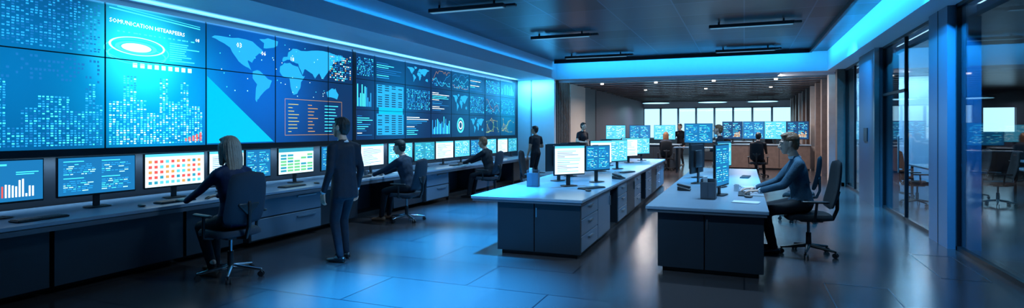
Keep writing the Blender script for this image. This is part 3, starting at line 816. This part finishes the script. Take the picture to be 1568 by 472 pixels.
    hr = [[(h(0, -.024, .044), (.088, .101, .092), HF)], [(h(0, -.05, .0), (.081, .065, .07), HF), (h(0, -.055, -.055), (.058, .038, .03), HF)],
          [(h(-.03, .045, .096), (.03, .028, .018), HF), (h(.035, .04, .098), (.03, .03, .018), HF), (h(0, -.02, .108), (.06, .06, .026), HF)]]
    if style == 'long':
        hr += [[(h(0, -.035, .03), (.096, .093, .092), HF), (h(0, -.065, -.10), (.100, .056, .07), HF)], [(h(0, -.065, -.08), (.100, .056, .07), HF), (h(0, -.075, -.20), (.088, .036, .03), HF)],
               [(h(-.078, .0, .03), (.02, .05, .04), HF), (h(-.082, .0, -.13), (.016, .035, .03), HF)], [(h(.078, .0, .03), (.02, .05, .04), HF), (h(.082, .0, -.13), (.016, .035, .03), HF)]]
    co, fs = organic(hr, .007, 3)
    hc = np.array(Hc); th = np.arctan2(co[:, 1]-hc[1]+.03, co[:, 0]-hc[0]); rad_ = co-hc; rad_[:, 2] *= .3
    rad_ /= np.linalg.norm(rad_, axis=1)[:, None]+1e-6
    co = co + rad_*(np.sin(th*26+co[:, 2]*30)*.0022+np.sin(th*11+2)*.0015)[:, None]; b.add(co, fs, hair)
    return b.finish(loc, rz, s, smooth=70)

hair_dk = M('hair_black', (.012, .01, .01), .45, bump=.6, bscale=150); hair_bl = M('hair_ash_blonde', (.44, .34, .27), .42, noise=.3, nscale=30, bump=.6, bscale=120)
hair_br = M('hair_brown', (.18, .075, .03), .5, noise=.3, nscale=30, bump=.7, bscale=120)
navy = M('navy_suit_cloth', (.011, .015, .026), .7, noise=.2, bump=.4, bscale=25, spec=.25); navyb = M('blue_blouse', (.012, .025, .08), .6, noise=.3, bump=.5, bscale=20, spec=.25)
trou = M('dark_trousers', (.009, .011, .016), .7, bump=.4, bscale=25, spec=.2); sweater = M('teal_blue_sweater', (.04, .09, .14), .8, noise=.25, nscale=40, bump=.7, bscale=120, spec=.2)
shirtw = M('white_shirt', (.6, .65, .7), .6); greysh = M('grey_shirt', (.02, .032, .055), .7, bump=.4, bscale=25, spec=.2); shoe_k = M('black_leather_shoe', (.01, .01, .012), .3); shoe_t = M('tan_shoe', (.25, .12, .07), .45)
DN = (0, 0, -1)
fwd = (0, 1, 0)
def sitpose(hip, ankle_y=.30, ax=.12, hy=.55, hx=.17, hz=.80):
    L = ((-hx, hy, hz), DN, (.1, 1, -.08), (-.5, -.3, -1), .35); Rr = ((hx, hy, hz), DN, (-.1, 1, -.08), (.5, -.3, -1), .35)
    return dict(hip=hip, hands=[L, Rr], feet=[((-ax, ankle_y, .085), fwd, (0, 1, 1)), ((ax, ankle_y, .085), fwd, (0, 1, 1))])
p = sitpose(.60, .16, .10, .46, .16, .75)
p['hands'][0] = ((-.20, .44, .735), (0.2, 0, -1), (.05, 1, .1), (-.5, -.6, -1), .35)
p['feet'] = [((-.08, .14, .10), (0, 1, -.15), (0, 1, 1)), ((.06, .30, .085), fwd, (0, 1, 1))]
person('seated_woman', (-5.32, 4.74, 0), 82, 1.09, py=-.09, lean=3, yaw=8, pitch=4, top=navyb, bot=trou, hair=hair_bl, style='long', shoe=shoe_t, female=True, **p)
person('standing_man', (-4.62, 5.85, 0), 82, 1.0, lean=1, yaw=14, pitch=-3, top=navy, bot=navy, hair=hair_dk, skin=skinA, shoe=shoe_k, jacket=True, collar=shirtw,
       hands=[((-.27, .06, .88), (1, 0, 0), (0, .1, -1), (-.3, -1, 0), .5), ((.27, .05, .88), (-1, 0, 0), (0, .1, -1), (.3, -1, 0), .5)],
       feet=[((-.11, -.05, .09), (-.15, 1, 0), (0, 1, 0)), ((.11, .08, .09), (.15, 1, 0), (0, 1, 0))])
person('seated_man', (-5.58, 8.75, 0), 92, 1.02, py=-.07, lean=12, yaw=5, pitch=8, top=greysh, bot=trou, hair=hair_dk, skin=skinA, shoe=shoe_t, **sitpose(.60, .40, .12, .52, .18, .80))
person('seated_man', (-5.62, 12.35, 0), 88, 1.02, py=-.07, lean=12, yaw=-5, pitch=8, top=trou, bot=trou, hair=hair_br, skin=skinB, shoe=shoe_k, **sitpose(.60, .42, .12, .52, .18, .80))
pr = sitpose(.60, .28, .12, .44, .16, .74)
pr['hands'][0] = ((-.13, .42, .735), (0, 0, -1), (.1, 1, -.05), (-.6, -.6, -1), .4)
person('seated_man', (.66, 8.42, 0), 94, 1.12, py=-.04, lean=8, yaw=4, pitch=8, top=sweater, bot=trou, hair=hair_br, skin=skinA, shoe=shoe_k, collar=shirtw, **pr)
def standing(loc, rz, s=1, **k):
    person(k.pop('name', 'standing_man'), loc, rz, s, hands=[((-.25, .08, .88), (1, 0, 0), (0, .1, -1), (-.3, -1, 0), .5), ((.22, .28, 1.12), (-1, 0, 0), (-.5, .8, .1), (.5, -1, -.3), .6)],
           feet=[((-.11, -.04, .09), fwd, (0, 1, 0)), ((.11, .06, .09), fwd, (0, 1, 0))], shoe=shoe_k, voxel=.018, **k)
standing((-5.75, 16.1, 0), 60, .96, top=trou, bot=trou, hair=hair_dk, skin=skinB, short=True, yaw=20)
standing((-5.25, 19.6, 0), -120, 1.03, top=trou, bot=trou, hair=hair_dk, skin=skinA, short=True)
standing((-.55, 14.9, 0), 80, .97, top=navy, bot=trou, hair=hair_br, skin=skinA, short=False)
standing((.95, 26.6, 0), 170, 1.05, name='standing_woman', top=greysh, bot=trou, hair=hair_br, skin=skinA, style='long', female=True)
standing((-2.6, 26.2, 0), 150, 1.03, top=trou, bot=trou, hair=hair_dk, skin=skinA)
standing((1.75, 27.4, 0), 200, 1.02, top=navy, bot=trou, hair=hair_dk, skin=skinB)
person('seated_man', (.43, 20.9, 0), -10+0, 1.05, py=-.07, lean=8, top=trou, bot=trou, hair=hair_dk, skin=skinA, shoe=shoe_k, voxel=.018, **sitpose(.60, .40, .12, .45, .18, .75))
person('seated_woman', (-2.8, 22.8, 0), 10, 1.05, py=-.07, lean=8, top=greysh, bot=trou, hair=hair_br, style='long', female=True, skin=skinA, shoe=shoe_k, voxel=.018, **sitpose(.60, .40, .12, .45, .18, .75))

# ------------------------------------------------------------------ LIGHTS
def area(name, loc, rot, sx, sy, power, col, spread=180):
    L = bpy.data.lights.new(name, 'AREA'); L.shape = 'RECTANGLE'; L.size = sx; L.size_y = sy; L.energy = power; L.color = col; L.spread = rad(spread)
    o = bpy.data.objects.new(name, L); COL.objects.link(o); o.location = loc; o.rotation_euler = [rad(a) for a in rot]; return o
def spot(name, loc, target, power, col, ang=60, blend=.6, r=.05):
    L = bpy.data.lights.new(name, 'SPOT'); L.energy = power; L.color = col; L.spot_size = rad(ang); L.spot_blend = blend; L.shadow_soft_size = r
    o = bpy.data.objects.new(name, L); COL.objects.link(o); o.location = loc
    o.rotation_euler = (V(target)-V(loc)).to_track_quat('-Z', 'Y').to_euler(); return o
AZ = (.01, .36, 1.0); CY = (.06, .50, 1.0); CW = (.36, .68, 1.0)
area('added_soffit_wash', (-7.3, 10.5, 3.235), (180, -25, 0), .1, 16, 85, (.12, .5, 1))  # lamp added on the wall top to brighten the soffit
hs = B('added_lamp_housing'); hs.box((1.72, 1.0, ZC-.10), (1.78, 18.4, ZC), blackp); hs.box((-5.9, 18.35, ZC-.10), (1.72, 18.42, ZC), blackp); hs.finish(smooth=0)  # housing added to back the fascia and beam lamps
area('added_fascia_wash', (1.80, 10, ZC-.06), (0, -70, 0), .06, 17, 160, (.02, .42, 1))  # added lamp, turns the right fascia azure
area('added_beam_wash', (-2.0, 18.45, ZC-.06), (70, 0, 0), 7.6, .06, 60, (.02, .42, 1))  # lamp added for the azure beam, emits away from the camera
area('added_return_wash', (-6.75, 18.6, ZS-.03), (25, 0, 0), 1.2, .06, 60, CY, 150)  # added wash that brightens the return wall
area('added_ceiling_wash', (-5.97, 9.5, 3.62), (180, -30, 0), .05, 18, 11, AZ, 120)  # lamp added to tint the ceiling blue, unseen thanks to its spread
area('added_rear_ceiling_wash', (-1.8, YM+.53, ZS-.05), (105, 0, 0), 8.2, .05, 60, (.12, .55, 1), 160)  # lamp added behind the beam to light the rear ceiling
for i, (x, y_, pw, an) in enumerate(((-3.0, 5.0, 15000, 56), (-3.75, 7.4, 12000, 48), (-4.6, 10.2, 12000, 50), (-4.7, 13.8, 9000, 56), (-2.6, 9.0, 700, 60), (-2.6, 13.0, 1200, 70), (-.35, 10.5, 700, 60), (.9, 10.6, 1200, 60), (1.5, 13.5, 2500, 60), (1.3, 17.0, 3500, 70), (-1.5, 16.5, 3000, 60))):
    spot('added_blue_spot', (x, y_, ZC-.02), (x, y_, 0), pw, AZ if i < 4 else CY, an, 1.0, .1)  # added spots that make the blue glow on the floor
spot('added_column_spot', (1.6, 8.0, ZC-.05), (2.6, 9.9, 1.6), 1500, AZ, 60, .7)  # spots added to tint the columns blue, here and next line
spot('added_column_spot', (1.5, 14.0, ZC-.05), (2.5, 15.5, 2.0), 1200, AZ, 70, .7)
for (a, b_, y_) in ((-5.4, -3.9, 9.3), (-4.75, -3.3, 13.0), (-.7, .95, 13.0), (-.6, 1.0, 8.5), (-2.9, -1.3, 5.0), (-5.1, -3.2, 17.0)):  # soft fill at the fixtures, including the added one near the camera
    area('fixture_light', ((a+b_)/2, y_, ZC-.14), (0, 0, 0), 1.3, .09, 75, CW, 130)
area('console_under_light', (-7.3, 9.5, 1.28), (0, 35, 0), .05, 14, 55, CW, 150)
for (x, y_) in ((-3.5, 22), (0, 22), (-3.5, 28), (0.3, 28)):
    area('added_rear_fill', (x, y_, ZS-.03), (0, 0, 0), .5, .5, 130, (1, .88, .84), 160)  # added warm fill for the rear area
area('added_wood_fill', (1.0, 22, ZS-.04), (0, -35, 0), .1, 6, 80, (1, .90, .84), 140)  # lamp added to warm the wood columns
for (x, y_) in ((-4.6, 33), (-1.6, 33), (.9, 33)): area('disc_light', (x, y_, 3.02), (0, 0, 0), 1.2, 1.2, 120, (.5, .8, 1), 170)
area('added_office_fill', (3.9, 17.5, 3.1), (0, 0, 0), .6, 2.4, 90, (.4, .75, 1), 170)  # lamp added to brighten the office behind the door glass
area('added_office_wash', (4.1, 19.3, 3.1), (35, 0, 0), 2.2, .1, 70, (.45, .8, 1), 160)  # wash added to brighten the partition
area('added_office_fill', (7.5, 18, 3.1), (0, 0, 0), 1.5, .3, 110, CY, 160)  # fill added for the dark side office, here and next line
area('added_office_fill', (5.0, 9, 3.1), (0, 0, 0), 1.0, .3, 35, CY, 160)

w = bpy.data.worlds.new('daylight'); scene.world = w; w.use_nodes = True
w.node_tree.nodes['Background'].inputs[0].default_value = (.50, .82, 1, 1); w.node_tree.nodes['Background'].inputs[1].default_value = 1.7

cam = bpy.data.cameras.new('camera'); co = bpy.data.objects.new('camera', cam); COL.objects.link(co)
co.location = (0, 0, 1.65); co.rotation_euler = (rad(90), 0, rad(22)); cam.sensor_width = 36; cam.lens = 36*880/1568; cam.shift_y = -40/1568
cam.clip_end = 200; scene.camera = co
scene.view_settings.view_transform = 'Standard'; scene.view_settings.exposure = .3
